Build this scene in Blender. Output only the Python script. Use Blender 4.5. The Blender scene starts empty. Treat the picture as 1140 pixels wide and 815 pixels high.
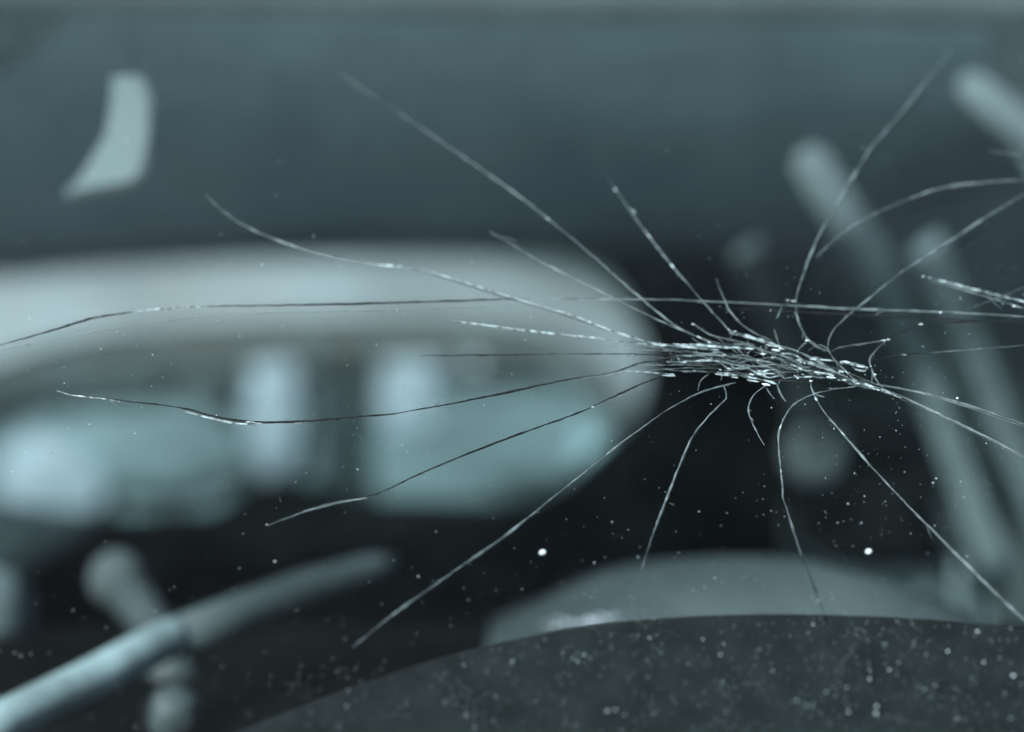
import bpy, bmesh, math, random
from mathutils import Vector, Matrix, noise
R = math.radians
rnd = random.Random(7)
sc = bpy.context.scene
col = sc.collection

# ------------------------------------------------------------------ camera
FOC = 0.45                      # metres from the lens to the glass
cam = bpy.data.cameras.new('camera'); cam_o = bpy.data.objects.new('camera', cam)
col.objects.link(cam_o)
cam_o.location = (0, 0, 0); cam_o.rotation_euler = (R(90), 0, 0)
cam.sensor_width = 36; cam.lens = 54
cam.clip_start = 0.01; cam.clip_end = 2000
cam.dof.use_dof = True; cam.dof.focus_distance = .438; cam.dof.aperture_fstop = 3.6
sc.camera = cam_o

# ------------------------------------------------------------------ light
SUN_EL, SUN_AZ = 36, 205        # azimuth clockwise from +Y: behind the camera, to its left
w = bpy.data.worlds.new('World'); sc.world = w; w.use_nodes = True
nt = w.node_tree
sky = nt.nodes.new('ShaderNodeTexSky'); sky.sky_type = 'NISHITA'; sky.sun_disc = False
sky.sun_elevation = R(SUN_EL); sky.sun_rotation = R(SUN_AZ); sky.air_density = 1.0; sky.dust_density = 3.0
bg = nt.nodes['Background']; bg.inputs[1].default_value = 0.085
nt.links.new(sky.outputs[0], bg.inputs[0])
sun = bpy.data.lights.new('sun', 'SUN'); sun.energy = 4.5; sun.angle = R(0.5); sun.color = (1.0, 0.985, 0.96)
so = bpy.data.objects.new('sun', sun); col.objects.link(so)
d = Vector((math.sin(R(SUN_AZ))*math.cos(R(SUN_EL)), math.cos(R(SUN_AZ))*math.cos(R(SUN_EL)), math.sin(R(SUN_EL))))
so.rotation_euler = d.to_track_quat('Z', 'Y').to_euler()
sc.view_settings.view_transform = 'Standard'; sc.view_settings.look = 'None'
sc.view_settings.exposure = 0.35; sc.view_settings.gamma = 1; sc.view_settings.use_curve_mapping = False

# ------------------------------------------------------------------ geometry of the view (metres per pixel of the 1140 px photo)
PX = 36/54/1140
def at(px, py, dep):            # a point dep metres in front of the lens
    return Vector(((px-570)*PX*dep, dep, (407.5-py)*PX*dep))
TILT = R(38); ST, CT = math.sin(TILT), math.cos(TILT)
GN = Vector((0, -CT, ST))       # outward normal of the windscreen
def onglass(px, py, off=0.0):   # where the sight line meets the windscreen
    dirv = Vector(((px-570)*PX, 1, (407.5-py)*PX))
    t = (Vector((0, FOC, 0)).dot(GN) + off) / dirv.dot(GN)
    return dirv*t
def slope(u, v, off=0.0):
    return Vector((u, FOC+v*ST, v*CT)) + GN*off

# ------------------------------------------------------------------ materials
def new_mat(name):
    m = bpy.data.materials.new(name); m.use_nodes = True
    n = m.node_tree.nodes; n.clear()
    return m, n, m.node_tree.links
def tint(v, s=1.0):             # the cool blue-grey the whole place has
    return (v*(1-0.31*s), v, min(1, v*(1.07+.14*(1-s))), 1)
def surf(name, v, rough=0.6, s=1.0, scale=8, var=0.25, bump=0.1, spec=0.4, coat=0.0, bscale=None):
    m, n, l = new_mat(name)
    out = n.new('ShaderNodeOutputMaterial'); p = n.new('ShaderNodeBsdfPrincipled')
    tc = n.new('ShaderNodeTexCoord')
    nz = n.new('ShaderNodeTexNoise'); nz.inputs['Scale'].default_value = scale; nz.inputs['Detail'].default_value = 6
    cr = n.new('ShaderNodeValToRGB')
    cr.color_ramp.elements[0].position = .3; cr.color_ramp.elements[1].position = .7
    cr.color_ramp.elements[0].color = tint(v*(1-var), s); cr.color_ramp.elements[1].color = tint(min(.9, v*(1+var)), s)
    bz = n.new('ShaderNodeTexNoise'); bz.inputs['Scale'].default_value = bscale or scale*25; bz.inputs['Detail'].default_value = 4
    bp = n.new('ShaderNodeBump'); bp.inputs['Strength'].default_value = bump; bp.inputs['Distance'].default_value = .002
    l.new(tc.outputs['Object'], nz.inputs['Vector']); l.new(tc.outputs['Object'], bz.inputs['Vector'])
    l.new(nz.outputs['Fac'], cr.inputs[0]); l.new(cr.outputs[0], p.inputs['Base Color'])
    l.new(bz.outputs['Fac'], bp.inputs['Height']); l.new(bp.outputs[0], p.inputs['Normal'])
    p.inputs['Roughness'].default_value = rough; p.inputs['Specular IOR Level'].default_value = spec
    p.inputs['Coat Weight'].default_value = coat
    l.new(p.outputs[0], out.inputs[0])
    return m
M = {}
M['black'] = surf('black_plastic', .004, .75, spec=.03)
M['dark_cloth'] = surf('black_cloth', .008, .95, spec=.05, bump=.4)
M['dark_panel'] = surf('dark_trim', .045, .85, spec=.1)
M['lining'] = surf('headliner_felt', .80, .95, s=1.2, spec=.02, bump=.3)
M['mid'] = surf('grey_trim', .22, .8, spec=.2)
M['hood'] = surf('grey_vinyl', .076, .55, spec=.3, scale=14, var=.3)
M['pale'] = surf('pale_trim', .60, .6, s=1)
M['white'] = surf('white_trim', .46, .6, s=.5)
M['strapdim'] = surf('knob_rubber', .10, .8)
M['knob'] = surf('dull_trim', .085, .8)
M['side'] = surf('side_trim', .15, .9, spec=.1, scale=5, var=.5)
M['belt'] = surf('belt_webbing', .25, .9, spec=.1, scale=12, var=.4)
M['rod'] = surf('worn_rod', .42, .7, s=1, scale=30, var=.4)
M['hook'] = surf('pale_plastic', .24, .7)
M['cover'] = surf('seat_cloth', .24, .8, s=.9, scale=2.2, var=.45)
M['strap'] = surf('grey_webbing', .30, .9, spec=.1)
M['paint'] = surf('dark_car_paint', .03, .3, spec=.5, coat=.6)
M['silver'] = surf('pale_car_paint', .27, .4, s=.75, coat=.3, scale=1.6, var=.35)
M['tyre'] = surf('tyre_rubber', .02, .9)
M['asphalt'] = surf('asphalt', .06, .9, scale=3, bump=.5)
M['wall'] = surf('rendered_wall', .085, .9, scale=1.2, var=.35)
M['leaf'] = surf('foliage', .07, .8, scale=3, var=.5)
M['bark'] = surf('bark', .12, .9)
M['frit'] = surf('black_ceramic_border', .012, .7, spec=.08, scale=130, var=.45, bump=.4)

def glass_mat(name, tr, refl, film, dustscale=14):
    m, n, l = new_mat(name)
    out = n.new('ShaderNodeOutputMaterial')
    t = n.new('ShaderNodeBsdfTransparent'); t.inputs[0].default_value = tr
    g = n.new('ShaderNodeBsdfGlossy'); g.inputs['Roughness'].default_value = 0.02
    f = n.new('ShaderNodeFresnel'); f.inputs[0].default_value = 1.45
    mu = n.new('ShaderNodeMath'); mu.operation = 'MULTIPLY'; mu.inputs[1].default_value = refl
    mx = n.new('ShaderNodeMixShader')
    l.new(f.outputs[0], mu.inputs[0]); l.new(mu.outputs[0], mx.inputs[0]); l.new(t.outputs[0], mx.inputs[1]); l.new(g.outputs[0], mx.inputs[2])
    if film > 0:                # a dusty film on the glass, uneven
        tc = n.new('ShaderNodeTexCoord'); nz = n.new('ShaderNodeTexNoise')
        nz.inputs['Scale'].default_value = dustscale; nz.inputs['Detail'].default_value = 8; nz.inputs['Roughness'].default_value = .65
        mr = n.new('ShaderNodeMapRange'); mr.inputs[1].default_value = .38; mr.inputs[2].default_value = .8
        mr.inputs[3].default_value = film*.15; mr.inputs[4].default_value = film*1.8
        df = n.new('ShaderNodeBsdfDiffuse'); df.inputs[0].default_value = tint(.6, 1.15)
        m2 = n.new('ShaderNodeMixShader')
        l.new(tc.outputs['Object'], nz.inputs['Vector']); l.new(nz.outputs['Fac'], mr.inputs[0])
        sx = n.new('ShaderNodeSeparateXYZ'); l.new(tc.outputs['Object'], sx.inputs[0])   # pale haze painted in towards the top, brightening the headliner behind
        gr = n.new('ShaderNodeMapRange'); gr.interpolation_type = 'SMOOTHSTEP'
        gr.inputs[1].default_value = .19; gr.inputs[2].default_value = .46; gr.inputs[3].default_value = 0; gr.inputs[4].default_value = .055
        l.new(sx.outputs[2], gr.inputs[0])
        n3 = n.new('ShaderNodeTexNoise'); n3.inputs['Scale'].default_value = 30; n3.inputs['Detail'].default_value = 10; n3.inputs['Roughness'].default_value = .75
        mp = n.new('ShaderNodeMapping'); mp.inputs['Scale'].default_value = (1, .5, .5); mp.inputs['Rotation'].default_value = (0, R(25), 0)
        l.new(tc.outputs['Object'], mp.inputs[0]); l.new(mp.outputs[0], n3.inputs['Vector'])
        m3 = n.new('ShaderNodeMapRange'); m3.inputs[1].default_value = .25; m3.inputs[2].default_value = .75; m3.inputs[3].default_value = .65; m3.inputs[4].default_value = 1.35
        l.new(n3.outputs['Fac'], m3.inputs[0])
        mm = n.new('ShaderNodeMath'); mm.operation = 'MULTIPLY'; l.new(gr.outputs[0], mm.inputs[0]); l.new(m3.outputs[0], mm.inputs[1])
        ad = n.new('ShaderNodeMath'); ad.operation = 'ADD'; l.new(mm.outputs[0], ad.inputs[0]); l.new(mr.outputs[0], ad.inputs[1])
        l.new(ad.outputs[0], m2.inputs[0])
        l.new(mx.outputs[0], m2.inputs[1]); l.new(df.outputs[0], m2.inputs[2]); l.new(m2.outputs[0], out.inputs[0])
    else:
        l.new(mx.outputs[0], out.inputs[0])
    return m
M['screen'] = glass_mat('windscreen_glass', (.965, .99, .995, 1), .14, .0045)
M['pane'] = glass_mat('tinted_glass', (.94, .98, .985, 1), .6, 0)

def crack_mat(name, lo, hi, p0, p1, trans, scale=900, rough=.3):
    m, n, l = new_mat(name)
    out = n.new('ShaderNodeOutputMaterial'); p = n.new('ShaderNodeBsdfPrincipled')
    tc = n.new('ShaderNodeTexCoord'); nz = n.new('ShaderNodeTexNoise'); nz.inputs['Scale'].default_value = scale
    nz.inputs['Detail'].default_value = 3
    cr = n.new('ShaderNodeValToRGB'); cr.color_ramp.elements[0].position = p0; cr.color_ramp.elements[1].position = p1
    cr.color_ramp.elements[0].color = tint(lo); cr.color_ramp.elements[1].color = tint(hi, .8)
    l.new(tc.outputs['Object'], nz.inputs['Vector']); l.new(nz.outputs['Fac'], cr.inputs[0]); l.new(cr.outputs[0], p.inputs['Base Color'])
    p.inputs['Roughness'].default_value = rough; p.inputs['Specular IOR Level'].default_value = .6
    t = n.new('ShaderNodeBsdfTransparent'); mx = n.new('ShaderNodeMixShader')
    n2 = n.new('ShaderNodeTexNoise'); n2.inputs['Scale'].default_value = scale*.28; n2.inputs['Detail'].default_value = 2
    mr = n.new('ShaderNodeMapRange'); mr.inputs[1].default_value = .35; mr.inputs[2].default_value = .65
    mr.inputs[3].default_value = max(0, trans-.18); mr.inputs[4].default_value = min(1, trans+.18)
    l.new(tc.outputs['Object'], n2.inputs['Vector']); l.new(n2.outputs['Fac'], mr.inputs[0]); l.new(mr.outputs[0], mx.inputs[0])
    l.new(p.outputs[0], mx.inputs[1]); l.new(t.outputs[0], mx.inputs[2]); l.new(mx.outputs[0], out.inputs[0])
    return m
M['crack_dark'] = crack_mat('dark_fissure', .004, .02, .4, .7, .12, rough=.5)  # near-black colour stands in for dark reflections in the fracture
M['crack_light'] = crack_mat('frosted_fissure', .13, .38, .38, .70, .42, scale=220)
M['crack_faint'] = crack_mat('faint_fissure', .15, .35, .42, .75, .66, scale=300)
M['crack_ghost'] = crack_mat('ghost_fissure', .15, .3, .42, .75, .82, scale=300)
M['veil'] = crack_mat('fracture_face', .05, .50, .40, .70, .60, scale=260, rough=.5)
M['crack_bright'] = crack_mat('crushed_glass', .12, .8, .40, .62, .30, scale=420)
M['splinter'] = crack_mat('splinter_facet', .25, .9, .35, .6, .2, 600, .15)
M['grit_white'] = surf('white_grain', .85, .5, s=.7, scale=300)
M['grit'] = surf('dust_grain', .30, .7, s=1, scale=300)

# ------------------------------------------------------------------ object helpers
def tag(o, label=None, cat=None, group=None, kind=None):
    if label: o['label'] = label
    if cat: o['category'] = cat
    if group: o['group'] = group
    if kind: o['kind'] = kind
    return o
def empty(name, loc, label=None, cat=None, group=None, kind=None):
    o = bpy.data.objects.new(name, None); col.objects.link(o); o.location = loc; o.empty_display_size = .05
    return tag(o, label, cat, group, kind)
def link(name, bm, mat, parent=None, smooth=True, origin=None):
    bmesh.ops.recalc_face_normals(bm, faces=bm.faces)
    me = bpy.data.meshes.new(name)
    base = Vector((0, 0, 0))
    if parent is not None:
        base = parent.location.copy() if parent.parent is None else parent.location + parent.parent.location
    elif origin is not None:
        base = Vector(origin)
    bmesh.ops.translate(bm, verts=bm.verts, vec=-base)
    bm.to_mesh(me); bm.free()
    if smooth:
        for f in me.polygons: f.use_smooth = True
    me.materials.append(mat)
    o = bpy.data.objects.new(name, me); col.objects.link(o)
    if parent is not None: o.parent = parent
    elif origin is not None: o.location = base
    return o
def bm_box(bm, c, s, bev=0.0, rot=None):
    g = bmesh.ops.create_cube(bm, size=1.0)
    vs = g['verts']
    for v in vs:
        v.co = Vector((v.co.x*s[0], v.co.y*s[1], v.co.z*s[2]))
    if bev:
        es = list({e for v in vs for e in v.link_edges})
        r = bmesh.ops.bevel(bm, geom=es, offset=bev, segments=3, affect='EDGES', profile=.5)
        vs = list({v for f in r['faces'] for v in f.verts} | {v for v in vs if v.is_valid})
    for v in vs:
        if rot: v.co = rot @ v.co
        v.co += Vector(c)
def box(name, c, s, mat, parent=None, bev=0.0, rot=None, **k):
    bm = bmesh.new(); bm_box(bm, c, s, bev, rot)
    return link(name, bm, mat, parent, smooth=False, **k)
def bm_tube(bm, pts, rad, n=12, flat=1.0, caps=True, up=None):
    rings = []
    for i, p in enumerate(pts):
        a = pts[max(0, i-1)]; b = pts[min(len(pts)-1, i+1)]
        t = (b-a).normalized()
        u = (up if up is not None else Vector((0, 0, 1)))
        s = t.cross(u)
        if s.length < 1e-4: s = t.cross(Vector((1, 0, 0)))
        s.normalize(); q = s.cross(t).normalized()
        r = rad[i] if isinstance(rad, (list, tuple)) else rad
        rings.append([bm.verts.new(p + s*math.cos(2*math.pi*k/n)*r + q*math.sin(2*math.pi*k/n)*r*flat) for k in range(n)])
    for a, b in zip(rings, rings[1:]):
        for k in range(n):
            bm.faces.new((a[k], a[(k+1) % n], b[(k+1) % n], b[k]))
    if caps:
        bm.faces.new(rings[0][::-1]); bm.faces.new(rings[-1])
def tube(name, pts, rad, mat, parent=None, n=12, flat=1.0, up=None, **k):
    bm = bmesh.new(); bm_tube(bm, pts, rad, n, flat, True, up)
    return link(name, bm, mat, parent, **k)
def bm_blob(bm, c, r, sub=3, amp=0.0, sq=2.0):
    g = bmesh.ops.create_icosphere(bm, subdivisions=sub, radius=1)
    for v in g['verts']:
        p = v.co.normalized()
        if sq != 2.0:           # superellipsoid: a padded, squarish cushion
            e = sq; L = (abs(p.x)**e+abs(p.y)**e+abs(p.z)**e)**(1/e); p = p/L
        p = p*(1+amp*noise.noise(p*2.3+Vector(c)*7))
        v.co = Vector((p.x*r[0], p.y*r[1], p.z*r[2])) + Vector(c)
def blob(name, c, r, mat, parent=None, sub=3, amp=0.0, sq=2.0, **k):
    bm = bmesh.new(); bm_blob(bm, c, r, sub, amp, sq)
    return link(name, bm, mat, parent, **k)
def smooth_loop(pts, k=6, closed=False):
    out = []; n = len(pts)
    rng = range(n if closed else n-1)
    for i in rng:
        if closed: p = [pts[(i+j-1) % n] for j in range(4)]
        else: p = [pts[max(0, i-1)], pts[i], pts[i+1], pts[min(n-1, i+2)]]
        for s in range(k):
            t = s/k
            out.append(tuple(.5*((2*p[1][c])+(-p[0][c]+p[2][c])*t+(2*p[0][c]-5*p[1][c]+4*p[2][c]-p[3][c])*t*t+(-p[0][c]+3*p[1][c]-3*p[2][c]+p[3][c])*t**3) for c in range(len(pts[0]))))
    if not closed: out.append(tuple(pts[-1]))
    return out
def slab(name, loop, vec, mat, parent=None, bev=0.0, smooth=False, **k):   # outline extruded along vec
    bm = bmesh.new()
    a = [bm.verts.new(p) for p in loop]; b = [bm.verts.new(Vector(p)+vec) for p in loop]
    n = len(loop)
    f1 = bm.faces.new(a); f2 = bm.faces.new(b[::-1])
    for i in range(n): bm.faces.new((a[i], a[(i+1) % n], b[(i+1) % n], b[i]))
    if bev:
        es = [e for e in bm.edges if (e in f1.edges[:] or e in f2.edges[:])]
        bmesh.ops.bevel(bm, geom=es, offset=bev, segments=3, affect='EDGES')
    bmesh.ops.triangulate(bm, faces=[f for f in bm.faces if len(f.verts) > 4])
    return link(name, bm, mat, parent, smooth, **k)
def ring_panel(name, hole, outer, vec, mat, parent=None):                 # a panel with an opening; hole and outer have equal counts
    bm = bmesh.new(); n = len(hole)
    L = [[bm.verts.new(Vector(p)+v) for p in loop] for loop in (hole, outer) for v in (Vector(), vec)]
    h0, h1, o0, o1 = L
    for i in range(n):
        j = (i+1) % n
        bm.faces.new((h0[i], h0[j], o0[j], o0[i])); bm.faces.new((h1[i], o1[i], o1[j], h1[j]))
        bm.faces.new((h0[i], h1[i], h1[j], h0[j])); bm.faces.new((o0[i], o0[j], o1[j], o1[i]))
    return link(name, bm, mat, parent, False)

# ------------------------------------------------------------------ the setting
GZ = -1.25
bm = bmesh.new(); bmesh.ops.create_grid(bm, x_segments=40, y_segments=40, size=400)
for v in bm.verts: v.co.z = GZ
tag(link('ground', bm, M['asphalt'], None, False), kind='structure')

# ---- the car whose windscreen is cracked, looked through from bonnet to rear window
XL, XR, YF, YR = -1.02, .47, .98, 2.62          # inside of left side, right side, header, tailgate
CZ = .245                                        # height of the headliner
car = empty('car', (-.27, 1.2, GZ), 'dark saloon car seen through its own windscreen, its cabin out of focus', 'car')
# headliner, gently domed, and the outer roof over it
bm = bmesh.new(); NX, NY = 16, 16
def dome(x, y): return CZ + .025*math.sin(math.pi*(x-XL)/(XR-XL)) - .05*max(0, (y-2.1)/.5)**2
g0 = [[bm.verts.new((XL+(XR-XL)*i/NX, YF+(YR-YF)*j/NY, dome(XL+(XR-XL)*i/NX, YF+(YR-YF)*j/NY))) for j in range(NY+1)] for i in range(NX+1)]
g1 = [[bm.verts.new(v.co+Vector((0, 0, .035))) for v in r] for r in g0]
for i in range(NX):
    for j in range(NY):
        bm.faces.new((g0[i][j], g0[i+1][j], g0[i+1][j+1], g0[i][j+1])); bm.faces.new((g1[i][j], g1[i][j+1], g1[i+1][j+1], g1[i+1][j]))
link('roof_lining', bm, M['lining'], car)
box('roof_panel', ((XL+XR)/2, (YF+YR)/2, CZ+.085), (XR-XL+.1, YR-YF+.1, .03), M['paint'], car, .012)
# header rail at the top of the windscreen
tube('header_rail', smooth_loop([at(-200, -20, 1.0), at(300, -14, .98), at(570, -8, .975), at(900, -2, .98), at(1200, 6, 1.0), at(1500, 30, 1.02)], 5) and
     [Vector(p) for p in smooth_loop([tuple(at(-200, -17, 1.0)), tuple(at(300, -11, .98)), tuple(at(570, -5, .975)), tuple(at(900, -2, .98)), tuple(at(1300, 3, 1.0))], 5)],
     .016, M['strapdim'], car, up=Vector((0, 0, 1)))
# rear panel with the rear window opening
hole_px = [(-75, 322), (0, 308), (120, 296), (300, 286), (520, 282), (640, 290), (682, 312), (708, 350), (722, 410), (706, 462), (662, 505),
           (595, 556), (480, 558), (400, 555), (365, 542), (310, 534), (268, 543), (235, 568), (150, 574), (60, 578), (-75, 582)]
hole = [at(x, y, YR) for x, y in [p[:2] for p in smooth_loop(hole_px, 3, True)]]
hc = at(350, 430, YR)
outer = []
for p in hole:
    dx, dz = p.x-hc.x, p.z-hc.z
    tx = ((XR+.04-hc.x)/dx) if dx > 1e-6 else ((XL-.04-hc.x)/dx if dx < -1e-6 else 1e9)
    tz = ((CZ-.005-hc.z)/dz) if dz > 1e-6 else ((-.75-hc.z)/dz if dz < -1e-6 else 1e9)
    t = min(tx, tz); outer.append(Vector((hc.x+dx*t, YR, hc.z+dz*t)))
rp = ring_panel('rear_panel', hole, outer, Vector((0, .05, 0)), M['dark_panel'], car)
slab('rear_window', [p*1.006 + Vector((0, .02, 0)) for p in [hc+(q-hc)*1.0 for q in hole]], Vector((0, .004, 0)), M['pane'], car)
box('tailgate', ((XL+XR)/2, YR+.09, -.95), (XR-XL+.1, .06, .42), M['paint'], car, .01)
# sides: lower door panels, window rails, slanted pillars, panes
def side(x, out):
    box('door_panel', (x+out*.03, 1.75, -.62), (.06, 1.9, .8), M['pale'], car, .01)  # made pale to bounce light up to the headliner
    box('roof_rail', (x+out*.03, 1.82, CZ-.03), (.06, 1.7, .09), M['dark_panel'], car, .01)
    for (y0, y1, wd) in ((.42, .98, .07), (1.62, 1.78, .09), (2.35, 2.52, .22)):
        lo = Vector((x+out*.035, y0, -.24)); hi = Vector((x+out*.035, y1, CZ-.06))
        tube('door_pillar', [lo, hi], wd*.6, M['dark_panel'], car, n=8, flat=.5, up=Vector((1, 0, 0)))
    if out > 0: box('blanking_panel', (x+.03, 1.93, -.02), (.05, 1.36, .46), M['side'], car, .01)  # solid panel added to close the right windows, keeping that side dark
    for (y0, y1) in ((1.0, 1.62), (1.84, 2.24))[:(2 if out < 0 else 0)]:
        slab('door_window', [(x+out*.03, y0-.35 if y0 < 1.5 else y0-.06, -.22), (x+out*.03, y1-.02, -.22), (x+out*.03, y1+.06, CZ-.07), (x+out*.03, y0+.0, CZ-.07)], Vector((.004*out, 0, 0)), M['pane'], car)
side(XL, -1); side(XR, 1)
box('cabin_floor', ((XL+XR)/2, 1.6, -.98), (XR-XL, 2.0, .05), M['dark_cloth'], car, .005)
box('rear_shelf', ((XL+XR)/2, 2.42, -.335), (XR-XL, .38, .05), M['dark_cloth'], car, .01)
# bonnet and scuttle outside the glass
bm = bmesh.new()
prof = [(.33, -.175), (.26, -.19), (.12, -.20), (-.3, -.24), (-.55, -.32), (-.62, -.45), (-.62, -.9), (.5, -.9), (.5, -.25)]
a = [bm.verts.new((XL-.05, y, z)) for y, z in prof]; b = [bm.verts.new((XR+.05, y, z)) for y, z in prof]
for i in range(len(prof)): bm.faces.new((a[i], b[i], b[(i+1) % len(prof)], a[(i+1) % len(prof)]))
bm.faces.new(a[::-1]); bm.faces.new(b)
link('bonnet', bm, M['paint'], car, False)
for x in (XL-.02, XR+.02):
    for y in (-.2, 2.4):
        bm = bmesh.new(); bmesh.ops.create_cone(bm, cap_ends=True, segments=32, radius1=.31, radius2=.31, depth=.2, matrix=Matrix.Translation((x, y, GZ+.31)) @ Matrix.Rotation(R(90), 4, 'Y'))
        link('wheel', bm, M['tyre'], car, False)

# ---- dashboard with its instrument hood
dash = empty('dashboard', (-.2, .7, -.2), 'black dashboard top below the glass, carrying a grey arched instrument hood', 'dashboard')
bm = bmesh.new()
prof = [(.37, -.168), (.6, -.150), (.85, -.150), (.98, -.165), (1.02, -.21), (1.0, -.45), (.45, -.45)]
a = [bm.verts.new((XL+.02, y, z)) for y, z in prof]; b = [bm.verts.new((XR-.02, y, z)) for y, z in prof]
for i in range(len(prof)): bm.faces.new((a[i], b[i], b[(i+1) % len(prof)], a[(i+1) % len(prof)]))
bm.faces.new(a[::-1]); bm.faces.new(b)
link('dashboard_top', bm, M['black'], dash, False)
# the hood: an arch running away from the windscreen
arc = [(540, 744), (566, 719), (608, 692), (654, 664), (706, 641), (770, 628), (840, 624), (910, 628), (980, 643), (1040, 664), (1090, 688), (1130, 715), (1150, 735)]
arcp = [at(x, y, .66) for x, y in [p[:2] for p in smooth_loop(arc, 4)]]
bm = bmesh.new(); rings = []
steps = [(-.055*math.cos(a_*math.pi/16), -.050*(1-math.sin(a_*math.pi/16))) for a_ in range(8)] + [(0, 0), (.05, -.004), (.16, -.02)]
na = len(arcp)
for dy, dz in steps:
    rings.append([bm.verts.new((p.x, p.y+dy, p.z+dz*math.sin(math.pi*(i+.5)/na)**.6)) for i, p in enumerate(arcp)])
rings.append([bm.verts.new((p.x, .66+.16, -.19)) for p in arcp])
for r0, r1 in zip(rings, rings[1:]):
    for i in range(len(arcp)-1): bm.faces.new((r0[i], r0[i+1], r1[i+1], r1[i]))
link('instrument_hood', bm, M['hood'], dash)
bm = bmesh.new()
for k in range(80):
    x = rnd.gauss(692, 38); bm_blob(bm, at(x, 692-(x-655)*.10+rnd.gauss(0, 2.4), .628), (.0012*rnd.uniform(.4, 1.8), .0007, .0007*rnd.uniform(.5, 1.4)), 1)
tag(link('highlight_specks', bm, M['white'], dash), kind='stuff')  # white grains imitate the bright highlight along the hood's base

# ---- things in the cabin
def seat(cx, dep, w_, top, mat, name, label, group=None, head=True, headmat=None):
    s = empty(name, (cx, dep, -.95), label, 'seat', group)
    blob('backrest', (cx, dep, top-.33), (w_/2, .075, .33), mat, s, sq=4)
    blob('cushion', (cx, dep-.3, top-.6), (w_/2, .3, .08), mat, s, sq=4)
    return s
seat(.20, 1.36, .50, -.245, M['white'], 'front_seat', 'grey front seat behind the arched hood at right', 'front seats')  # both seats made pale to bounce sunlight up onto the headliner
seat(-.62, 1.36, .50, -.245, M['white'], 'front_seat', 'grey front seat in the lower left of the cabin', 'front seats')
def headrest(c, r, mat, label, posts=True, group='headrests'):
    h = empty('headrest', (c[0], c[1], c[2]-r[2]), label, 'headrest', group)
    blob('pad', c, r, mat, h, sq=3)
    if posts:
        for s in (-1, 1): tube('post', [Vector((c[0]+s*r[0]*.45, c[1], c[2]-r[2]*.8)), Vector((c[0]+s*r[0]*.45, c[1], c[2]-r[2]-.12))], .005, M['mid'], h, n=8)
headrest(at(905, 500, 1.33), (.026, .02, .030), M['strapdim'], 'small grey headrest blurred right behind the crack branches, left of the belts', posts=False)
headrest(at(1083, 578, 1.36), (.028, .03, .034), M['hood'], 'small grey headrest low at the right, beside the pale door post')
blk = at(985, 548, 1.42)
headrest((blk.x, blk.y, blk.z), (.085, .05, .07), M['dark_cloth'], 'black headrest just above the arched hood')

# belts
def belt(pts, wd, mat, label, extra=None):
    P = [Vector(p) for p in smooth_loop([tuple(q) for q in pts], 6)]
    e = empty('seat_belt', P[-1], label, 'seat belt', 'seat belts hanging at the right side')
    tube('webbing', P, wd, mat, e, n=12, flat=.25, up=Vector((0, 1, 0)))
    return e
def tip(e, a, b, r, mat, name='belt_guide'):
    tube(name, [a, a.lerp(b, .1), a.lerp(b, .5), a.lerp(b, .92), b], [r*.45, r*.9, r, r*.95, r*.5], mat, e, n=14, flat=.5, up=Vector((0, 1, 0)))
b1 = belt([at(925, 215, 1.075), at(972, 290, 1.12), at(1035, 430, 1.24), at(1110, 640, 1.3)], .0135, M['belt'], 'grey belt running down from the pale loop at upper right to the low headrest')
tip(b1, at(894, 168, 1.04), at(952, 262, 1.06), .0145, M['hook'])
b2 = belt([at(1085, 105, 1.05), at(1160, 180, 1.05), at(1190, 300, 1.05)], .010, M['belt'], 'belt at the top right corner with a bright pale upper guide')
tip(b2, at(1070, 88, .98), at(1190, 182, .98), .0125, M['hook'])
belt([at(1030, 270, 1.1), at(1098, 430, 1.2), at(1172, 600, 1.26)], .0135, M['belt'], 'wider belt at the right edge, outermost of the slanting belts')
belt([at(830, 275, 1.12), at(868, 370, 1.2), at(900, 470, 1.28)], .013, M['strapdim'], 'dim dark belt hanging behind the centre of the cracks')
dp = empty('door_post_cover', at(1135, 720, 1.5), 'pale upright trim post at the lower right edge', 'trim post')
tube('post_shell', [at(1135, 405, 1.33), at(1132, 440, 1.33), at(1130, 600, 1.33), at(1134, 740, 1.33)], [.008, .018, .018, .018], M['strapdim'], dp, n=14)
dc = empty('corner_trim', at(1130, 60, 1.3), 'pale roof corner trim at the top right', 'trim')
blob('corner_pad', at(1158, 45, 1.06), (.034, .04, .046), M['cover'], dc, sq=2.5)

# L-shaped pale piece behind the glass, upper left
gh = empty('hanging_bracket', Vector((at(146, 92, .725).x, .74, .30)), 'pale bent piece hanging by a thin wire behind the glass at upper left', 'bracket')
hl = [(123, 88), (128, 84), (152, 84), (162, 92), (167, 112), (165, 150), (162, 186), (154, 201), (143, 206), (76, 219), (70, 215), (104, 182), (122, 152), (124, 140)]
slab('bent_piece', [at(x, y, .72) for x, y in [p[:2] for p in hl]], Vector((0, .010, 0)), M['hook'], gh, bev=.002, smooth=False)
tube('wire', [at(146, 92, .725), Vector((at(146, 92, .725).x, .74, .30))], .0006, M['dark_panel'], gh, n=6)
# sun visor, upper left corner
sv = empty('sun_visor', at(-60, -40, 1.0), 'dark sun visor filling the top left corner', 'sun visor')
slab('visor_board', [at(x, y, 1.0) for x, y in [p[:2] for p in smooth_loop([(-420, -60), (90, -60), (85, -10), (60, 25), (20, 60), (-20, 82), (-80, 92), (-400, 95)], 3, True)]], Vector((0, .014, 0)), M['dark_panel'], sv, bev=.004, smooth=True)

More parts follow.
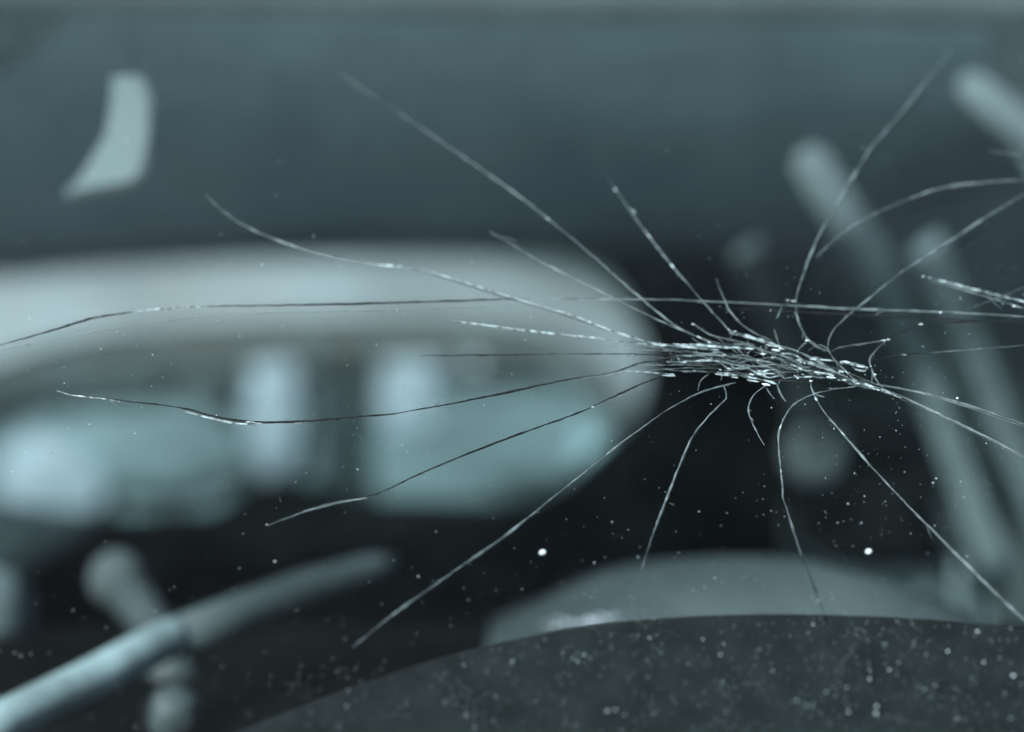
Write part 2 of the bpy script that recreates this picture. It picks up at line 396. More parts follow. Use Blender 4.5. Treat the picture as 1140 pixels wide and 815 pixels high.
# lower left: a slanting bar, a knobbed lever, pale bolsters
gb = empty('slanting_bar', at(200, 740, .85), 'pale rod slanting up from the lower left corner, dimmer at its far end', 'bar')
def path(l, dep): return [at(x, y, dd) for (x, y), dd in zip(l, dep)]
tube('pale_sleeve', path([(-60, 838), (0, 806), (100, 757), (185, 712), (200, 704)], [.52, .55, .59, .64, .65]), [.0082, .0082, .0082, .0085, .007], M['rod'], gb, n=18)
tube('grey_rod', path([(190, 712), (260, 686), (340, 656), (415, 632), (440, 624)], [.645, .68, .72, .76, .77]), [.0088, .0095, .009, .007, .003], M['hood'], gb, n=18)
gl = empty('gear_lever', at(190, 770, .74), 'lever with a round grey knob above the slanting pale rod', 'lever')
blob('knob', at(130, 645, .80), (.0145, .015, .0155), M['strapdim'], gl)
tube('shaft', [at(138, 655, .80), at(165, 690, .78), at(185, 735, .76), at(195, 770, .74)], [.012, .010, .012, .012], M['hood'], gl, n=12)
cu = empty('seat_bolster', at(-20, 780, .90), 'pale side bolster at the lower left edge of the view', 'bolster')
blob('bolster_pad', at(-18, 716, .90), (.026, .04, .046), M['mid'], cu, sq=2.4, amp=.15)
cu2 = empty('shelf_cover', at(0, 600, 2.2), 'pale folded cover on the rear shelf at far left', 'cover')
slab('fold', [at(x, y, 2.2) for x, y in [p[:2] for p in smooth_loop([(-160, 560), (60, 578), (78, 590), (62, 612), (25, 630), (0, 648), (-60, 690), (-160, 700)], 3, True)]], Vector((0, .1, 0)), M['pale'], cu2, bev=.01, smooth=True)
blob('shaft_base', at(190, 795, .62), (.012, .012, .012), M['hood'], gl, amp=.2)

# ------------------------------------------------------------------ outside, behind the car
pc = empty('parked_car', (-1.2, 5.3, GZ), 'pale parked car side on beyond the rear window, arched dark window line', 'car')
D = 4.6
def A(x, y, d_=D): return at(x, y, d_)
roof = [(-330, 430), (-200, 372), (-60, 322), (100, 300), (300, 290), (500, 290), (610, 304), (690, 345), (760, 415), (1120, 470), (1180, 560), (1190, 720), (-520, 720), (-520, 500)]
L_out = [p[:2] for p in smooth_loop(roof, 3, True)]
win_o = [(-150, 555), (-120, 460), (0, 400), (100, 372), (250, 358), (420, 352), (560, 356), (640, 378), (690, 425), (712, 490), (700, 560), (600, 585), (400, 590), (150, 590), (0, 590)]
wl = [p[:2] for p in smooth_loop(win_o, 3, True)]
# resample outer radially to the window loop
cx, cy = 330, 470
def ray_hit(poly, ang):
    dx, dy = math.cos(ang), math.sin(ang); best = 0
    for i in range(len(poly)):
        x1, y1 = poly[i][0]-cx, poly[i][1]-cy; x2, y2 = poly[(i+1) % len(poly)][0]-cx, poly[(i+1) % len(poly)][1]-cy
        den = dx*(y2-y1)-dy*(x2-x1)
        if abs(den) < 1e-9: continue
        t = (x1*(y2-y1)-y1*(x2-x1))/den; s = (x1*dy-y1*dx)/den
        if t > 0 and -1e-6 <= s <= 1+1e-6: best = max(best, t)
    return (cx+dx*best, cy+dy*best)
angs = [2*math.pi*k/72 for k in range(72)]
OUT = [ray_hit(L_out, a_) for a_ in angs]; WIN = [ray_hit(wl, a_) for a_ in angs]
INN = [((x-cx)*.92+cx+(0), (y-cy)*.80+cy+12) for x, y in WIN]
ring_panel('body_side', [A(*p) for p in WIN], [A(*p) for p in OUT], Vector((0, .12, 0)), M['silver'], pc)
ring_panel('window_surround', [A(*p)+Vector((0, .02, 0)) for p in INN], [A(*p)+Vector((0, .02, 0)) for p in WIN], Vector((0, .02, 0)), M['knob'], pc)
slab('side_glass', [A(*p)+Vector((0, .03, 0)) for p in INN], Vector((0, .005, 0)), M['pane'], pc)
ring_panel('far_side', [A(*p)+Vector((0, 1.5, 0)) for p in WIN], [A(*p)+Vector((0, 1.5, 0)) for p in OUT], Vector((0, .1, 0)), M['silver'], pc)
bm = bmesh.new()
rr = [p for p in OUT]
r0 = [bm.verts.new(A(*p)+Vector((0, .115, -.002))) for p in rr]; r1 = [bm.verts.new(A(*p)+Vector((0, 1.505, -.002))) for p in rr]
for i in range(len(rr)): bm.faces.new((r0[i], r0[(i+1) % len(rr)], r1[(i+1) % len(rr)], r1[i]))
link('roof_and_sills', bm, M['silver'], pc)
box('window_post', (A(383, 470).x, D+.08, A(383, 480).z), (.17, .05, .55), M['dark_panel'], pc, .01)
for x in (-250, 930):
    bm = bmesh.new(); c = A(x, 400); bmesh.ops.create_cone(bm, cap_ends=True, segments=32, radius1=.32, radius2=.32, depth=.2, matrix=Matrix.Translation((c.x, D+.05, GZ+.32)) @ Matrix.Rotation(R(90), 4, 'X'))
    link('wheel', bm, M['tyre'], pc, False)
    bm = bmesh.new(); bmesh.ops.create_cone(bm, cap_ends=True, segments=32, radius1=.32, radius2=.32, depth=.2, matrix=Matrix.Translation((c.x, D+1.55, GZ+.32)) @ Matrix.Rotation(R(90), 4, 'X'))
    link('wheel', bm, M['tyre'], pc, False)
# seats inside it, right behind its glass
for (x, y, rx, rz, mt) in ((300, 450, .085, .22, 'white'), (455, 435, .10, .16, 'white'), (50, 535, .16, .14, 'white'), (160, 500, .28, .13, 'cover'), (560, 520, .42, .22, 'cover'), (655, 500, .07, .08, 'pale')):
    c = A(x, y); blob('seat_back', (c.x, D+.09, c.z), (rx, .035, rz), M[mt], pc, sq=2.6, amp=.35)
box('seat_cover', (A(262, 500).x, D+.15, A(262, 500).z), (1.9, .04, .5), M['cover'], pc, .02)
for (x, y, rx, rz) in ((620, 392, .22, .05), (110, 432, .20, .05), (235, 415, .09, .10), (585, 545, .12, .06), (95, 590, .10, .05)):
    c = A(x, y); blob('seat_shoulder', (c.x, D+.07, c.z), (rx, .03, rz), M['knob'], pc, sq=2.2, amp=.4)
bl = A(529, 405); blob('highlight_disc', (bl.x, D-.02, bl.z), (.022, .02, .022), M['white'], pc)  # white blob stands in for an out-of-focus highlight
# wall behind it
wo = empty('boundary_wall', (0, 9, GZ), 'dark wall standing behind the parked car', 'wall')
box('wall_face', (0, 9, GZ+1.4), (26, .3, 2.8), M['wall'], wo, .02)
box('coping', (0, 9, GZ+2.86), (26, .4, .1), M['mid'], wo, .02)

hd = empty('added_hedge', (1.55, 1.6, GZ), 'leafy screen added beyond the right side to darken its windows', 'added_hedge')  # added to darken what shows through the right side windows
bm = bmesh.new()
for k in range(9000):
    c = Vector((1.25+abs(rnd.gauss(0, .22)), rnd.uniform(-1.2, 4.2), GZ+rnd.uniform(0, 2.3))); s_ = rnd.uniform(.03, .06)
    u_ = Vector((rnd.uniform(-1, 1), rnd.uniform(-1, 1), rnd.uniform(-1, 1))).normalized(); v_ = u_.orthogonal().normalized()
    bm.faces.new([bm.verts.new(c+u_*s_), bm.verts.new(c+v_*s_*.5), bm.verts.new(c-u_*s_), bm.verts.new(c-v_*s_*.5)])
tag(link('leaves', bm, M['leaf'], hd, False), kind='stuff')
for k in range(6): tube('stem', [Vector((1.5, -1+k, GZ)), Vector((1.5+rnd.uniform(-.1, .1), -1+k+.2, GZ+1.9))], [.03, .012], M['bark'], hd, n=7)

# ------------------------------------------------------------------ the windscreen
ws = empty('windscreen', slope(-.27, -.24), 'cracked windscreen, a long bundle of white fractures fanning out across it', 'windscreen')
bm = bmesh.new(); NU, NV = 14, 14
def GP(i, j, off): 
    u = XL-.02+(XR-XL+.04)*i/NU
    if j <= 3: return slope(u, -.19+.38*j/3, off)
    t = (j-3)/(NV-3)            # above the cracked part the sheet bends back to meet the roof
    a_ = slope(u, .19, off); b_ = slope(u, .27, off); c_ = Vector((u, .78, .262+off)); d_ = Vector((u, .985, .272+off))
    return a_*(1-t)**3+b_*3*t*(1-t)**2+c_*3*t*t*(1-t)+d_*t**3
t0 = [[bm.verts.new(GP(i, j, 0)) for j in range(NV+1)] for i in range(NU+1)]
t1 = [[bm.verts.new(GP(i, j, -.005)) for j in range(NV+1)] for i in range(NU+1)]
for i in range(NU):
    for j in range(NV):
        bm.faces.new((t0[i][j], t0[i+1][j], t0[i+1][j+1], t0[i][j+1])); bm.faces.new((t1[i][j], t1[i][j+1], t1[i+1][j+1], t1[i+1][j]))
for i in range(NU):
    bm.faces.new((t0[i][0], t1[i][0], t1[i+1][0], t0[i+1][0])); bm.faces.new((t0[i][NV], t0[i+1][NV], t1[i+1][NV], t1[i][NV]))
    bm.faces.new((t0[0][i], t0[0][i+1], t1[0][i+1], t1[0][i])); bm.faces.new((t0[NU][i], t1[NU][i], t1[NU][i+1], t0[NU][i+1]))
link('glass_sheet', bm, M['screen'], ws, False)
# black printed border along the bottom
fr = [(-700, 1130), (-200, 985), (100, 880), (270, 812), (400, 762), (520, 724), (640, 699), (740, 688), (840, 684), (940, 685), (1040, 690), (1140, 700), (1300, 722), (1700, 800)]
top = [p[:2] for p in smooth_loop(fr, 6)]
bm = bmesh.new(); va = []; vb = []
for x, y in top:
    p = onglass(x, y, -.0065); p.x = max(XL, min(XR, p.x))
    va.append(bm.verts.new(p)); q = slope(p.x, -.19, -.0065); vb.append(bm.verts.new(q))
for i in range(len(top)-1): bm.faces.new((va[i], va[i+1], vb[i+1], vb[i]))
g = bmesh.ops.extrude_face_region(bm, geom=bm.faces[:])
bmesh.ops.translate(bm, verts=[e for e in g['geom'] if isinstance(e, bmesh.types.BMVert)], vec=-GN*.0006)
link('printed_border', bm, M['frit'], ws, False)

# ---- cracks: thin fracture ribbons lying in the thickness of the glass
def crack(pts, wpx, mat, name='crack', depth=-.0015, jit=.5, step=4.0, taper=(.35, 1, .5), label=None, rough=.35):
    P = smooth_loop(pts, 8)
    Q = [P[0]]                  # resample evenly
    for p in P[1:]:
        if math.dist(p[:2], Q[-1][:2]) >= step: Q.append(p)
    if len(Q) < 3: Q = [P[0], P[len(P)//2], P[-1]]
    n = len(Q); wp = []; rad = []
    sd = rnd.random()*100
    for i, (x, y) in enumerate([q[:2] for q in Q]):
        s = i/(n-1)
        jx = noise.noise(Vector((sd, x*.13, y*.13)))*jit + rnd.uniform(-1, 1)*jit*.3
        jy = noise.noise(Vector((y*.13, sd, x*.13)))*jit + rnd.uniform(-1, 1)*jit*.3
        wp.append(onglass(x+jx, y+jy, depth))
        tw = taper[0]+(taper[1]-taper[0])*min(1, s*2) if s < .5 else taper[1]+(taper[2]-taper[1])*(s-.5)*2
        rad.append(max(.12, wpx*.5*tw*(1+rough*2*noise.noise(Vector((sd+9, x*.3, y*.3)))+rnd.uniform(-rough, rough)*.4))*PX*FOC)
    bm = bmesh.new(); bm_tube(bm, wp, rad, 5, 1.0, True, GN)
    o = link(name, bm, M[mat], ws, False)
    if label: o['label'] = label
    return o
G_ = 'crack_ghost'
L_, D_, F_, B_ = 'crack_light', 'crack_dark', 'crack_faint', 'crack_bright'
K = [
 ([(0,384),(40,373),(80,361),(110,353),(150,347)], 2.6, D_), ([(146,347.5),(190,343),(232,341)], 2.3, B_),
 ([(230,341),(300,340),(400,338),(500,335),(580,333)], 2.6, D_), ([(576,333),(620,333),(700,333),(760,334)], 2.2, L_),
 ([(755,334),(860,339),(950,344),(1060,348),(1145,353)], 3.2, L_),
 ([(-5,391),(50,380),(130,365),(240,350)], 1.2, F_), ([(240,349),(400,346),(540,342)], 1.2, F_), ([(800,343),(900,348),(1000,353),(1145,360)], 2.4, D_),
 ([(228,216),(245,232),(270,250),(310,268),(360,283),(402,291)], 2.6, L_), ([(400,291),(425,295),(458,297)], 2.6, B_), ([(458,297),(500,309),(560,328),(600,340)], 1.6, B_), ([(459,299.5),(500,311.5),(560,330.5),(600,342.5)], 1.3, D_),
 ([(598,339),(640,352),(680,368),(720,380),(748,386)], 2.0, B_), ([(600,343),(640,355),(680,370)], 1.1, D_),
 ([(368,73),(400,97),(440,122)], 3.0, G_), ([(436,120),(480,150),(512,172)], 3.4, F_), ([(505,167),(545,195),(580,220),(620,252)], 3.4, L_), ([(615,248),(640,268),(660,285),(700,320),(735,350),(765,370),(805,384)], 2.0, L_),
 ([(545,258),(570,272),(610,295),(650,315),(690,335)], 2.2, L_), ([(688,334),(730,355),(770,372),(800,386)], 1.8, L_),
 ([(668,180),(676,196),(685,210)], 2.0, G_), ([(683,207),(700,232),(720,260),(745,292),(775,327)], 2.4, L_), ([(773,325),(800,355),(815,370),(835,377)], 1.9, L_),
 ([(797,310),(805,330),(815,350),(835,368),(862,380)], 1.8, L_),
 ([(500,357),(540,362),(600,370),(660,376),(700,382)], 2.4, B_), ([(503,360),(560,367),(630,374),(700,385)], 1.2, F_), ([(690,380),(720,383),(760,386),(803,390)], 3.0, B_),
 ([(468,396),(500,396),(560,395),(620,394)], 1.7, D_), ([(620,394),(680,394),(740,395),(790,393)], 1.5, D_),
 ([(63,435),(80,440),(110,443),(134,447)], 1.8, B_), ([(76,438),(120,444),(150,448),(180,451),(215,456)], 1.6, D_), ([(170,449),(210,456),(240,464),(280,470),(340,469),(400,464),(440,461)], 3.0, D_),
 ([(205,458),(240,467),(268,472),(294,471)], 2.6, B_), ([(436,461),(500,450),(560,438),(620,425),(660,418)], 2.6, D_), ([(655,419),(680,415),(702,408),(720,403),(762,402)], 2.0, D_), ([(650,421),(690,415),(720,404)], 1.2, L_), ([(690,413),(715,414),(750,417)], 1.6, B_),
 ([(298,585),(330,573),(370,561),(412,554)], 2.6, L_), ([(330,571),(370,559),(412,552),(432,544)], 1.8, D_), ([(428,547),(480,522),(560,490),(630,465),(660,453)], 2.6, D_), ([(655,455),(680,443),(720,425),(742,418)], 2.2, D_), ([(660,455),(685,442),(725,424)], 1.0, L_),
 ([(392,721),(430,690),(470,661),(502,639)], 2.8, F_), ([(498,641),(560,598),(625,546)], 2.8, L_), ([(620,550),(670,510),(700,487),(740,458)], 2.2, L_), ([(738,459),(780,437),(822,425)], 2.0, L_),
 ([(714,636),(725,600),(740,560),(760,510),(775,480),(800,452),(809,443),(806,430)], 2.6, L_),
 ([(856,427),(840,439),(833,455),(838,472),(852,498)], 1.8, L_),
 ([(955,430),(915,436),(890,446),(878,457),(868,478),(867,500),(870,530),(872,557)], 2.2, L_), ([(872,555),(880,580),(893,622)], 1.8, F_), ([(893,620),(905,650),(920,690)], 2.0, D_),
 ([(902,423),(905,437),(918,442)], 1.4, L_), ([(905,437),(915,455),(940,485),(975,525),(1010,562)], 2.6, L_), ([(1007,559),(1060,612),(1110,662),(1145,694)], 3.4, L_),
 ([(1060,55),(1030,92),(1000,130),(968,166)], 4.2, F_), ([(972,160),(945,205),(925,240)], 4.0, L_), ([(926,238),(915,255),(900,290),(888,325),(886,340)], 2.8, L_), ([(886,338),(887,350),(892,365),(900,378),(922,392)], 1.6, L_),
 ([(1145,200),(1100,203),(1050,209),(1010,222)], 4.0, L_), ([(1013,221),(970,240),(935,262),(905,290)], 3.4, F_),
 ([(1145,213),(1090,247),(1040,280),(1000,305)], 3.4, L_), ([(1003,303),(970,330),(940,355),(925,372),(921,388)], 2.4, L_), ([(921,386),(927,398),(940,412),(957,428)], 2.6, L_),
 ([(1033,309),(1060,316),(1100,326),(1145,337)], 3.4, B_), ([(1036,313),(1070,322),(1110,334),(1145,345)], 2.6, L_), ([(1075,345),(1105,334),(1145,318)], 2.4, F_), ([(1100,168),(1140,174)], 3.4, F_),
 ([(923,393),(935,387),(960,383),(985,379)], 2.2, L_), ([(985,379),(1002,370),(1028,360)], 1.6, D_), ([(1028,360),(1060,359),(1145,356)], 1.8, D_),
 ([(986,380),(975,390),(968,400),(970,410),(976,424),(986,434)], 2.0, L_),
 ([(968,402),(1005,395),(1035,393)], 2.2, D_), ([(1030,393),(1060,391),(1145,384)], 1.8, F_),
 ([(975,428),(1005,433),(1040,441),(1090,455),(1145,474)], 3.0, L_), ([(985,430),(1020,437),(1070,451),(1145,477)], 1.4, F_), ([(950,424),(1000,440),(1060,468),(1100,487),(1145,511)], 3.0, L_), ([(990,439),(1040,460),(1100,489),(1145,513)], 1.4, F_),
 ([(900,390),(915,384),(924,394)], 1.4, L_), ([(887,342),(888,358),(898,378),(889,388),(884,394)], 1.6, L_), ([(898,378),(912,388),(921,394)], 1.4, F_),
 ([(871,341),(864,356)], 2.2, L_), ([(862,366),(866,380),(868,385)], 1.6, L_), ([(770,376),(782,384),(795,387)], 1.6, L_), ([(770,360),(790,372),(812,378),(840,384)], 2.4, L_),
 ([(790,416),(780,424),(777,436)], 1.5, L_), ([(864,427),(870,440),(877,450)], 2.4, L_), ([(852,430),(857,438),(862,444)], 1.8, L_), ([(905,425),(870,424),(830,425)], 1.2, D_),
 ([(863,413),(870,418),(876,424)], 2.6, F_),
]
for pts, wpx, m_ in K: crack(pts, wpx*(1.0 if m_ == D_ else 1.0), m_)
# hairline forks leaving the main cracks, and pale dashes painted as glints along them
longs = [k_ for k_ in K if len(k_[0]) >= 4 and k_[2] in (L_, B_, D_)]
for k in range(34):
    pts, _, m_ = rnd.choice(longs); P = [p[:2] for p in smooth_loop(pts, 4)]; i = rnd.randint(1, len(P)-3)
    (x, y), (x2, y2) = P[i], P[i+1]; a_ = math.atan2(y2-y, x2-x)+rnd.choice([-1, 1])*rnd.uniform(.12, .5)
    near = math.hypot(x-850, y-405); l_ = rnd.uniform(8, 30) if near > 150 else rnd.uniform(6, 18)
    b_ = a_+rnd.uniform(-.35, .35)
    crack([(x, y), (x+l_*.5*math.cos(a_), y+l_*.5*math.sin(a_)), (x+l_*.5*(math.cos(a_)+math.cos(b_)), y+l_*.5*(math.sin(a_)+math.sin(b_)))], rnd.uniform(.7, 1.3), rnd.choice([F_, F_, L_]), jit=.6)
for k in range(22):
    pts, wpx, m_ = rnd.choice([q for q in longs if q[2] != D_]); P = [p[:2] for p in smooth_loop(pts, 8)]; i = rnd.randint(1, len(P)-4)
    crack(P[i:i+rnd.randint(2, 3)], wpx*rnd.uniform(.7, 1.1), B_, depth=-.0006, jit=.3)
# the bundle
Bn = [
 ([(662,375),(700,382),(740,388),(775,392)], 1.5, L_), ([(680,386),(715,389),(750,391),(790,394)], 1.3, L_), ([(690,409),(720,407),(755,406),(790,408)], 1.3, L_), ([(672,397),(710,397),(750,399),(785,400)], 1.0, F_), ([(700,416),(730,412),(765,410),(800,410)], 1.2, L_), ([(735,386),(765,384),(800,386),(835,389)], 2.4, B_), ([(740,391),(770,392),(810,397),(850,402),(893,413)], 2.4, L_), ([(745,397),(780,395),(820,398),(858,404),(905,410)], 2.2, L_),
 ([(742,403),(770,402),(800,402),(830,408),(865,405)], 2.0, B_), ([(738,411),(760,413),(785,414),(800,414)], 2.0, L_), ([(735,418),(752,418)], 2.6, B_),
 ([(798,415),(820,418),(845,422),(866,428)], 4.2, B_), ([(812,371),(830,374),(850,380),(872,387)], 4.0, B_), ([(815,383),(835,385),(855,392),(885,400)], 3.0, L_), ([(768,383),(795,386),(830,388),(838,389)], 3.4, B_),
 ([(868,385),(890,392),(910,402),(935,417),(955,425)], 3.2, L_), ([(880,399),(900,404),(925,413),(945,420)], 3.6, B_), ([(863,395),(880,394),(892,400),(915,410)], 2.2, B_),
 ([(903,398),(915,400),(928,402)], 4.0, B_), ([(935,403),(950,406),(966,410)], 4.4, B_), ([(952,411),(960,413),(968,411)], 2.4, B_),
 ([(905,414),(925,417),(930,420)], 4.0, B_), ([(935,420),(955,426),(975,431),(990,437)], 4.2, B_), ([(945,427),(962,431),(985,436),(1005,444)], 3.0, B_),
 ([(800,405),(830,402),(855,398),(875,393)], 1.6, F_), ([(780,396),(800,404),(812,412)], 1.8, L_), ([(806,394),(812,404),(820,412),(835,410)], 1.6, L_),
 ([(822,411),(840,408),(858,409),(840,415)], 1.6, L_), ([(845,417),(852,413),(862,412)], 2.0, B_), ([(880,405),(895,412),(918,415)], 2.2, B_),
 ([(755,398),(758,404),(762,408)], 2.0, B_), ([(847,386),(850,396),(852,402)], 1.8, B_), ([(832,378),(834,388),(833,396)], 1.0, L_), ([(888,392),(889,402),(888,414)], 1.0, L_), ([(817,368),(813,377),(810,384)], 1.2, L_),
]
for pts, wpx, m_ in Bn: crack(pts, wpx*.8, m_, jit=.9, rough=.8, taper=(.5, 1, .4), depth=-.001)
def band(x):   # y-range of the bundle at x
    xs = [700, 760, 820, 860, 900, 940, 985]; lo = [381, 383, 378, 386, 398, 412, 431]; hi = [418, 415, 418, 424, 420, 425, 438]
    for i in range(6):
        if x <= xs[i+1]:
            t = (x-xs[i])/(xs[i+1]-xs[i]); return lo[i]+(lo[i+1]-lo[i])*t, hi[i]+(hi[i+1]-hi[i])*t
    return lo[-1], hi[-1]
for k in range(26):
    s = rnd.uniform(.05, .95); x0 = rnd.uniform(735, 940); ln = rnd.uniform(18, 75); x1 = min(985, x0+ln)
    pts = []
    for t in (0, .33, .66, 1):
        x = x0+(x1-x0)*t; a_, b_ = band(x); pts.append((x, a_+(b_-a_)*min(.98, max(.02, s+rnd.uniform(-.07, .07)))))
    crack(pts, rnd.uniform(.8, 2.0), rnd.choice([L_, L_, F_, B_, D_]), jit=.8, rough=.5, depth=rnd.uniform(-.004, -.0005))
for k in range(20):             # curved fractures weaving across the strands
    x0 = rnd.uniform(740, 930); a_, b_ = band(x0); x1 = x0+rnd.uniform(20, 50); c_, d_ = band(min(985, x1)); q0, q1 = rnd.uniform(.05, .95), rnd.uniform(.05, .95)
    y0, y1 = a_+(b_-a_)*q0, c_+(d_-c_)*q1; bow = rnd.uniform(-4, 4)
    crack([(x0, y0), ((x0+x1)/2, (y0+y1)/2+bow), (x1, y1)], rnd.uniform(.7, 1.4), rnd.choice([L_, F_, L_]), jit=.5, rough=.5)
for k in range(12):             # short cross fractures
    x = rnd.uniform(745, 900); a_, b_ = band(x); y = rnd.uniform(a_, b_); ang = rnd.uniform(50, 120)
    l_ = rnd.uniform(4, 12); crack([(x, y), (x+l_*.5*math.cos(R(ang))+1, y+l_*.5*math.sin(R(ang))), (x+l_*math.cos(R(ang)), y+l_*math.sin(R(ang)))], 1.1, L_, jit=.6)
for k in range(30):             # silky fracture faces lying along the bundle
    x0 = rnd.uniform(735, 930); ln = rnd.uniform(35, 95); s0 = rnd.uniform(.08, .92)
    pts = []
    for t in (0, .33, .66, 1):
        x = min(990, x0+ln*t); a_, b_ = band(x); pts.append((x, a_+(b_-a_)*min(.95, max(.05, s0+.05*math.sin(t*3+k)))))
    P = [p[:2] for p in smooth_loop(pts, 5)]
    wv = rnd.uniform(2.5, 6.5); bm = bmesh.new(); n_ = len(P)
    dz0, dz1 = rnd.uniform(-.0045, -.003), rnd.uniform(-.0022, -.0012)
    up_ = [bm.verts.new(onglass(x, y-wv*.5*math.sin(math.pi*min(1, .06+i/n_)), dz1)) for i, (x, y) in enumerate(P)]
    lo_ = [bm.verts.new(onglass(x, y+wv*.5*math.sin(math.pi*min(1, .06+i/n_)), dz0)) for i, (x, y) in enumerate(P)]
    for i in range(n_-1): bm.faces.new((up_[i], up_[i+1], lo_[i+1], lo_[i]))
    link('fracture_face', bm, M['veil'], ws, True)
# splinters: small proud facets in the bundle that catch the light
def splinter(x, y, l_, w_, ang, lift=0.0):
    w_ *= .62; c = onglass(x, y, .0002+lift); ux = Vector((1, 0, 0)); uy = Vector((0, ST, CT))
    a_ = R(ang); dx = ux*math.cos(a_)+uy*math.sin(a_); dy = dx.cross(GN)
    s = PX*FOC; bm = bmesh.new(); n_ = 6; pts = []
    for k in range(n_):
        t = 2*math.pi*k/n_+rnd.uniform(-.3, .3)
        pts.append(c+dx*math.cos(t)*l_*.5*s*rnd.uniform(.7, 1.1)+dy*math.sin(t)*w_*.5*s*rnd.uniform(.6, 1.1))
    base = [bm.verts.new(p) for p in pts]; tp = bm.verts.new(c+GN*w_*s*.35+dx*rnd.uniform(-.3, .3)*l_*s*.5); bt = bm.verts.new(c-GN*w_*s*.3)
    for k in range(n_): bm.faces.new((base[k], base[(k+1) % n_], tp)); bm.faces.new((base[(k+1) % n_], base[k], bt))
    link('splinter', bm, M['splinter'], ws, False)
for (x, y, l_, w_, ang) in [(802,417,14,5,-8),(818,420,10,4,-5),(838,424,16,4,-10),(853,428,12,5,-12),(835,388,12,4,-10),(860,385,16,4,-12),(870,388,10,3,-15),(806,395,6,4,0),(850,394,8,4,-5),
    (861,398,8,3,10),(846,413,8,3,0),(905,400,8,4,-8),(918,401,12,4,-8),(943,403,12,4,-12),(958,408,10,3,-12),(912,415,14,4,-10),(925,418,8,3,-10),(940,423,7,4,0),(955,427,8,3,-5),(968,430,12,3,-15),
    (974,417,5,4,0),(772,361,5,4,0),(888,391,4,2,40),(837,377,5,3,0),(818,369,5,3,0),(762,403,6,5,20),(750,418,6,3,0),(790,385,8,3,-5),(753,383,10,3,-4),(899,379,6,3,0),(1025,361,6,4,0),(983,379,8,4,0),
    (989,378,5,4,0),(1047,348,4,4,0),(1131,341,12,6,-10),(883,335,8,3,0),(877,334,5,4,0),(903,424,5,4,0),(888,421,3,3,0),(458,297,4,3,0),(425,295,8,2,0),(1006,395,8,2,0),(685,211,5,4,60),(705,235,9,3,-55),(722,262,9,3,-55),(660,453,4,3,0),(280,470,14,3,-5)]:
    splinter(x, y, l_, w_, ang)
for k in range(5):
    x = rnd.triangular(760, 985, 850); a_, b_ = band(x); splinter(x, rnd.uniform(a_, b_), rnd.uniform(7, 14), rnd.uniform(4, 7), rnd.uniform(-20, 0)-6, rnd.uniform(0, .0006))
for k in range(14):
    x = rnd.triangular(740, 990, 850); a_, b_ = band(x); y = rnd.uniform(a_, b_); splinter(x, y, rnd.uniform(2, 6), rnd.uniform(1.6, 3.4), rnd.uniform(-30, 10)-8)

# ------------------------------------------------------------------ dust and grit on the glass
def grain(bm, x, y, r, off=.0006):
    s = r*PX*FOC; c = onglass(x, y, off); g = bmesh.ops.create_icosphere(bm, subdivisions=1, radius=s)
    sx, sy = rnd.uniform(.7, 1.3), rnd.uniform(.6, 1.2)
    for v in g['verts']: v.co = Vector((v.co.x*sx, v.co.y*sy, v.co.z))+c
def fry(x):
    for (a_, b_), (c_, d_) in zip(top, top[1:]):
        if a_ <= x <= c_: return b_+(d_-b_)*(x-a_)/(c_-a_)
    return 900
bm = bmesh.new(); bw = bmesh.new()
n_ = 0
while n_ < 2300:
    x, y = rnd.uniform(-30, 1170), rnd.uniform(-10, 830)
    f = .06 + .22*max(0, noise.noise(Vector((x*.006, y*.006, 3)))+.25)
    if y > fry(x): f = .38 + .5*(x/1140)**2
    elif math.hypot(x-1010, (y-500)*1.1) < 110: f = .4
    elif x < 560 and 340 < y < 560: f = .22
    elif y < 250: f *= .4
    if rnd.random() > f: continue
    r = rnd.choice([.3, .35, .4, .5, .6]) if rnd.random() < .95 else rnd.uniform(.8, 1.3)
    if rnd.random() < (.16 if y > fry(x) else .12): grain(bw, x, y, r*rnd.choice([.6, .8, 1.1]))
    else: grain(bm, x, y, r)
    n_ += 1
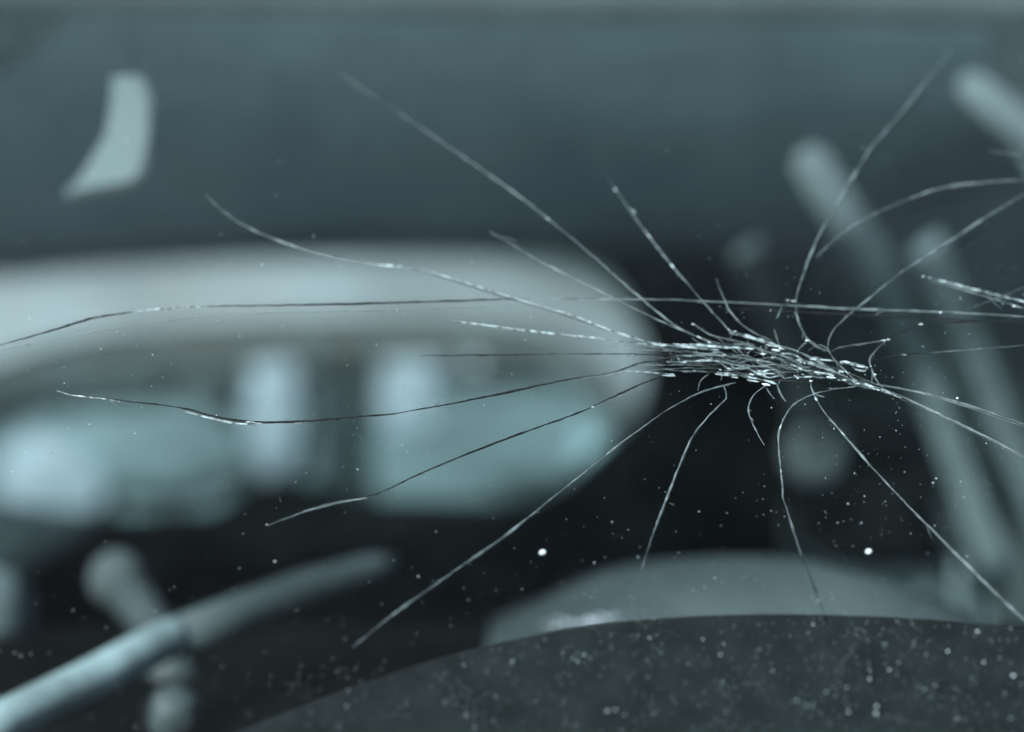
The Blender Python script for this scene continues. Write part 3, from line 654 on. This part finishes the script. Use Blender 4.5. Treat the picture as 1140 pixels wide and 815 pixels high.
for k in range(26):             # clusters
    cx_ = rnd.uniform(300, 1140); cy_ = rnd.uniform(max(460, fry(cx_)-40), 815)
    for j in range(rnd.randint(5, 16)): grain(bm, cx_+rnd.gauss(0, 12), cy_+rnd.gauss(0, 7), rnd.uniform(.3, .7))
tag(link('dust', bm, M['grit'], None, False), 'fine pale dust scattered over the windscreen', 'dust', kind='stuff')
tag(link('bright_dust', bw, M['grit_white'], None, False), 'brighter specks among the dust, thickest on the dark border', 'dust', kind='stuff')
chips = [(604,615,3.6,'bright round grain on the glass above the left end of the arched hood'),(967,614,3.4,'bright oval grain on the glass above the right half of the arched hood'),
 (306,625,3.0,'grain on the glass over the dark area left of centre, under a crack tip'),(297,584,2.4,'small grain at the lower left tip of a crack'),(526,292,2.2,'grain high on the glass over the bright rear window top'),
 (723,710,2.8,'grain on the printed border under the left part of the hood'),(643,736,2.6,'grain on the printed border, left of the one under the hood'),(519,796,2.8,'white grain low on the printed border, left of centre'),
 (685,790,3.0,'bright grain low on the printed border at centre'),(802,729,3.0,'grain on the printed border below the top of the hood'),(1055,725,4.0,'largest of the grains on the border at lower right'),(1088,703,4.2,'round grain where the border meets the right end of the hood'),
 (1095,737,3.6,'grain on the border under the largest one at lower right'),(976,786,4.0,'pale flake low on the border at right'),(466,642,2.4,'faint grain over the black area beside the long diagonal crack'),(905,695,3.0,'grain on the top edge of the border'),
 (968,756,3.4,'flat grain on the border above the pale flake'),(1128,752,5.0,'pale smear of grit at the right edge'),(246,262,2.0,'lone grain on the glass near the tip of the upper left crack'),(386,786,2.4,'grain near the left end of the printed border')]
for x, y, r, lab in chips:
    bm = bmesh.new(); s = r*PX*FOC*(1.0 if y < 620 and r > 3.3 else .29); c = onglass(x, y, .0012)
    g = bmesh.ops.create_icosphere(bm, subdivisions=2, radius=s)
    for v in g['verts']:
        q = v.co*(1+.25*noise.noise(v.co*900+Vector((x, y, 0)))); v.co = Vector((q.x*1.05, q.y*.8, q.z*.85))+c
    tag(link('grit_grain', bm, M['grit_white'], None, True, origin=c), lab, 'grain', 'larger grains of grit on the windscreen')
